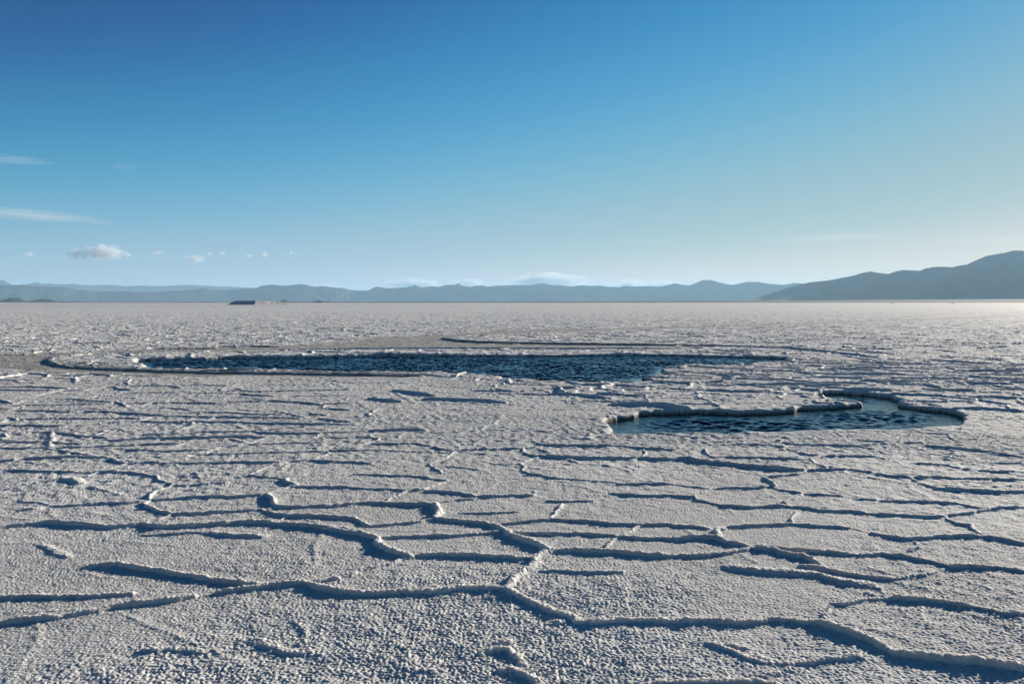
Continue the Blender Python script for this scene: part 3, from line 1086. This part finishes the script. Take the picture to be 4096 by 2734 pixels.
def shed(px, w, h, label):
    p = far_point(px, 1209.5, 2300)
    root = bpy.data.objects.new("shed", None)
    C.objects.link(root)
    root.location = (p.x, p.y, 0.9)
    root["label"] = label
    root["category"] = "shed"
    root["group"] = "low dark sheds on the far shore"
    bm = bmesh.new()
    bmesh.ops.create_cube(bm, size=1)
    for v in bm.verts:
        v.co = Vector((v.co.x * w, v.co.y * 5, (v.co.z + 0.5) * h))
    me = bpy.data.meshes.new("wall")
    bm.to_mesh(me)
    bm.free()
    link("wall", me, dark, parent=root)
    bm = bmesh.new()
    pr = [(-w / 2 - .3, -2.9, h + .02), (w / 2 + .3, -2.9, h + .02), (w / 2 + .3, 2.9, h + .02), (-w / 2 - .3, 2.9, h + .02), (-w / 2 - .3, 0, h + .7), (w / 2 + .3, 0, h + .7)]
    vs = [bm.verts.new(c) for c in pr]
    for f in ((0, 1, 5, 4), (2, 3, 4, 5), (0, 4, 3), (1, 2, 5), (0, 3, 2, 1)):
        bm.faces.new([vs[i] for i in f])
    me = bpy.data.meshes.new("roof")
    bm.to_mesh(me)
    bm.free()
    link("roof", me, dark, parent=root)


shed(800 + 1568 / 3.356, 13, 1.4, "longer of two low dark sheds at the foot of the mountains")
shed(800 + 1623 / 3.356, 8, 1.5, "shorter of two low dark sheds at the foot of the mountains")

# ------------------------------------------------------------------ haze over the flat, then the clouds beyond it
hz = bpy.data.materials.new("dry_air")
hz.use_nodes = True
ht = hz.node_tree
ht.nodes.clear()
pv = ht.nodes.new("ShaderNodeVolumePrincipled")
pv.inputs["Color"].default_value = (0.46, 0.75, 1.0, 1)
pv.inputs["Density"].default_value = 4.0e-5
pv.inputs["Anisotropy"].default_value = 0.15
ho = ht.nodes.new("ShaderNodeOutputMaterial")
ht.links.new(pv.outputs[0], ho.inputs["Volume"])
bm = bmesh.new()
bmesh.ops.create_cube(bm, size=1)
for v in bm.verts:
    v.co = Vector((v.co.x * 84000, v.co.y * 84000, -2.5 if v.co.z < 0 else 720.0))
hm = bpy.data.meshes.new("haze")
bm.to_mesh(hm)
bm.free()
link("haze", hm, hz, kind="stuff")

CLOUD_DIST = 62000.0


def cloud_material(name, dens, scale, stretch, thr, soft):
    m = bpy.data.materials.new(name)
    m.use_nodes = True
    t = m.node_tree
    t.nodes.clear()
    N, Lk = t.nodes, t.links
    tc = N.new("ShaderNodeTexCoord")
    oi = N.new("ShaderNodeObjectInfo")
    ln = N.new("ShaderNodeVectorMath")
    ln.operation = 'LENGTH'
    Lk.new(tc.outputs["Object"], ln.inputs[0])
    mp = N.new("ShaderNodeMapping")
    mp.inputs["Scale"].default_value = stretch
    Lk.new(tc.outputs["Object"], mp.inputs["Vector"])
    rl = N.new("ShaderNodeVectorMath")
    rl.operation = 'SCALE'
    rl.inputs[0].default_value = (37, 91, 53)
    Lk.new(oi.outputs["Random"], rl.inputs["Scale"])
    ad = N.new("ShaderNodeVectorMath")
    ad.operation = 'ADD'
    Lk.new(mp.outputs[0], ad.inputs[0])
    Lk.new(rl.outputs[0], ad.inputs[1])
    ns = N.new("ShaderNodeTexNoise")
    ns.inputs["Scale"].default_value = scale
    ns.inputs["Detail"].default_value = 6
    ns.inputs["Roughness"].default_value = 0.66
    Lk.new(ad.outputs[0], ns.inputs["Vector"])
    ma = N.new("ShaderNodeMath")          # noise - thr - soft*len
    ma.operation = 'MULTIPLY_ADD'
    Lk.new(ln.outputs["Value"], ma.inputs[0])
    ma.inputs[1].default_value = -soft
    Lk.new(ns.outputs["Fac"], ma.inputs[2])
    mb = N.new("ShaderNodeMath")
    mb.operation = 'SUBTRACT'
    Lk.new(ma.outputs[0], mb.inputs[0])
    mb.inputs[1].default_value = thr
    mc = N.new("ShaderNodeMath")
    mc.operation = 'MULTIPLY'
    mc.use_clamp = False
    Lk.new(mb.outputs[0], mc.inputs[0])
    mc.inputs[1].default_value = dens
    mz = N.new("ShaderNodeMath")
    mz.operation = 'MAXIMUM'
    Lk.new(mc.outputs[0], mz.inputs[0])
    mz.inputs[1].default_value = 0.0
    vs = N.new("ShaderNodeVolumePrincipled")
    vs.inputs["Color"].default_value = (0.98, 0.98, 0.98, 1)
    vs.inputs["Anisotropy"].default_value = 0.1
    Lk.new(mz.outputs[0], vs.inputs["Density"])
    mo = N.new("ShaderNodeOutputMaterial")
    Lk.new(vs.outputs[0], mo.inputs["Volume"])
    return m


puff = cloud_material("cumulus", 0.016, 2.6, (1.5, 1, 0.8), 0.21, 0.37)
veil = cloud_material("high_wisp", 0.0009, 1.6, (0.7, 1, 2.2), 0.24, 0.30)
thin_veil = cloud_material("thin_wisp", 0.0003, 1.6, (0.7, 1, 2.2), 0.24, 0.30)
bank = cloud_material("far_bank", 0.012, 1.8, (1.6, 1, 1), 0.16, 0.40)


def cloud(x0, x1, y0, y1, mat, label, dist=CLOUD_DIST, depth=None, group=None, tilt=0.0):
    p = far_point((x0 + x1) / 2, (y0 + y1) / 2, dist)
    k = dist / F
    sx, sz = (x1 - x0) / 2 * k, (y1 - y0) / 2 * k
    sy = depth or max(sz * 1.4, sx * 0.5)
    bm = bmesh.new()
    bmesh.ops.create_icosphere(bm, subdivisions=3, radius=1.0)
    me = bpy.data.meshes.new("cloud")
    bm.to_mesh(me)
    bm.free()
    o = link("cloud", me, mat, label=label, cat="cloud", group=group)
    o.location = p
    o.scale = (sx, sy, sz)
    o.rotation_euler = (0, tilt, -math.atan2(p.x, p.y))
    return o


def c1(x, y):
    return x / 1.678, 700 + y / 1.678


def cl1(x0, x1, y0, y1, mat, label, **k):
    a, b = c1(x0, y0), c1(x1, y1)
    return cloud(a[0], b[0], a[1], b[1], mat, label, **k)


def cl2(x0, x1, y0, y1, mat, label, **k):
    return cloud(1300 + x0 / 1.678, 1300 + x1 / 1.678, 900 + y0 / 1.678, 900 + y1 / 1.678, mat, label, **k)


G1 = "small clouds over the left mountains"
cl1(555, 850, 465, 575, puff, "largest white puffy cloud, flat-bottomed, over the left mountains", group=G1)
cl1(440, 600, 490, 572, puff, "rounded white cloud joined to the left of the largest puffy cloud", group=G1)
cl1(1220, 1395, 535, 590, puff, "second largest puffy cloud, left above the salt pile", group=G1)
cl1(1010, 1095, 503, 538, puff, "thin small cloud between the two largest puffy clouds", group=G1)
cl1(1380, 1430, 512, 543, puff, "small round cloud just above right of the second largest puffy cloud", group=G1)
cl1(1465, 1520, 508, 540, puff, "faint cloud tuft alone in the gap left above the salt pile", group=G1)
cl1(1640, 1705, 524, 558, puff, "small bright cloud straight above the salt pile", group=G1)
cl1(1755, 1800, 508, 556, puff, "upright small cloud above the right end of the salt pile", group=G1)
cl1(1938, 1970, 510, 536, puff, "tiny last cloud at the right end of the row", group=G1)
cl1(160, 230, 512, 548, puff, "faint cloud tuft far left of the largest puffy cloud", group=G1)
cl1(850, 882, 525, 550, puff, "tiny cloud tuft at the right tip of the largest puffy cloud", group=G1)
G2 = "cloud tops behind the central mountains"
cl2(380, 800, 350, 440, bank, "long faint cloud behind the small twin peaks", group=G2)
cl2(800, 1110, 352, 430, bank, "faint low cloud right behind the sharpest central peak", group=G2)
cl2(1150, 1840, 312, 470, bank, "broadest pale cloud bank rising over the central mountains", group=G2)
cl2(1860, 2220, 352, 470, bank, "pale rounded cloud right of the broadest bank", group=G2)
cl2(2150, 2420, 360, 450, bank, "low pale cloud left of the dark peak in the mountain chain", group=G2)
cl1(2100, 2290, 720, 800, bank, "small bright cloud tucked behind the left central ridge", group=G2)
cloud(2600 + 470 / 1.57, 2600 + 620 / 1.57, 1115, 1150, bank, "small cloud behind the saddle right of the peak", group=G2)
cloud(2600 + 750 / 1.57, 2600 + 900 / 1.57, 1122, 1150, bank, "small cloud in the notch where the right mountain slope begins", group=G2)
G3 = "thin wisps of high cloud"
cl1(-260, 540, 225, 300, veil, "widest streak of high white cloud entering from the left edge", group=G3)
cl1(180, 680, 268, 318, veil, "lower white streak stretching beyond the widest streak", group=G3)
cl1(540, 790, 305, 330, veil, "thin faint streak trailing off at the end of the lower streak", group=G3)
cloud(-70, 190, 622, 656, veil, "topmost thin wisp at the left edge of the sky", group=G3)
cloud(455, 545, 648, 684, veil, "faint short wisp right of the topmost one", group=G3)
cloud(3720, 4260, 944, 970, thin_veil, "thin bright streak over the high right mountain", group=G3)
cloud(2430, 2760, 955, 978, thin_veil, "pale streak over the central mountains, the first right of the middle", group=G3)
cloud(3000, 3700, 935, 965, thin_veil, "faint long streak between the pale and the bright one", group=G3)
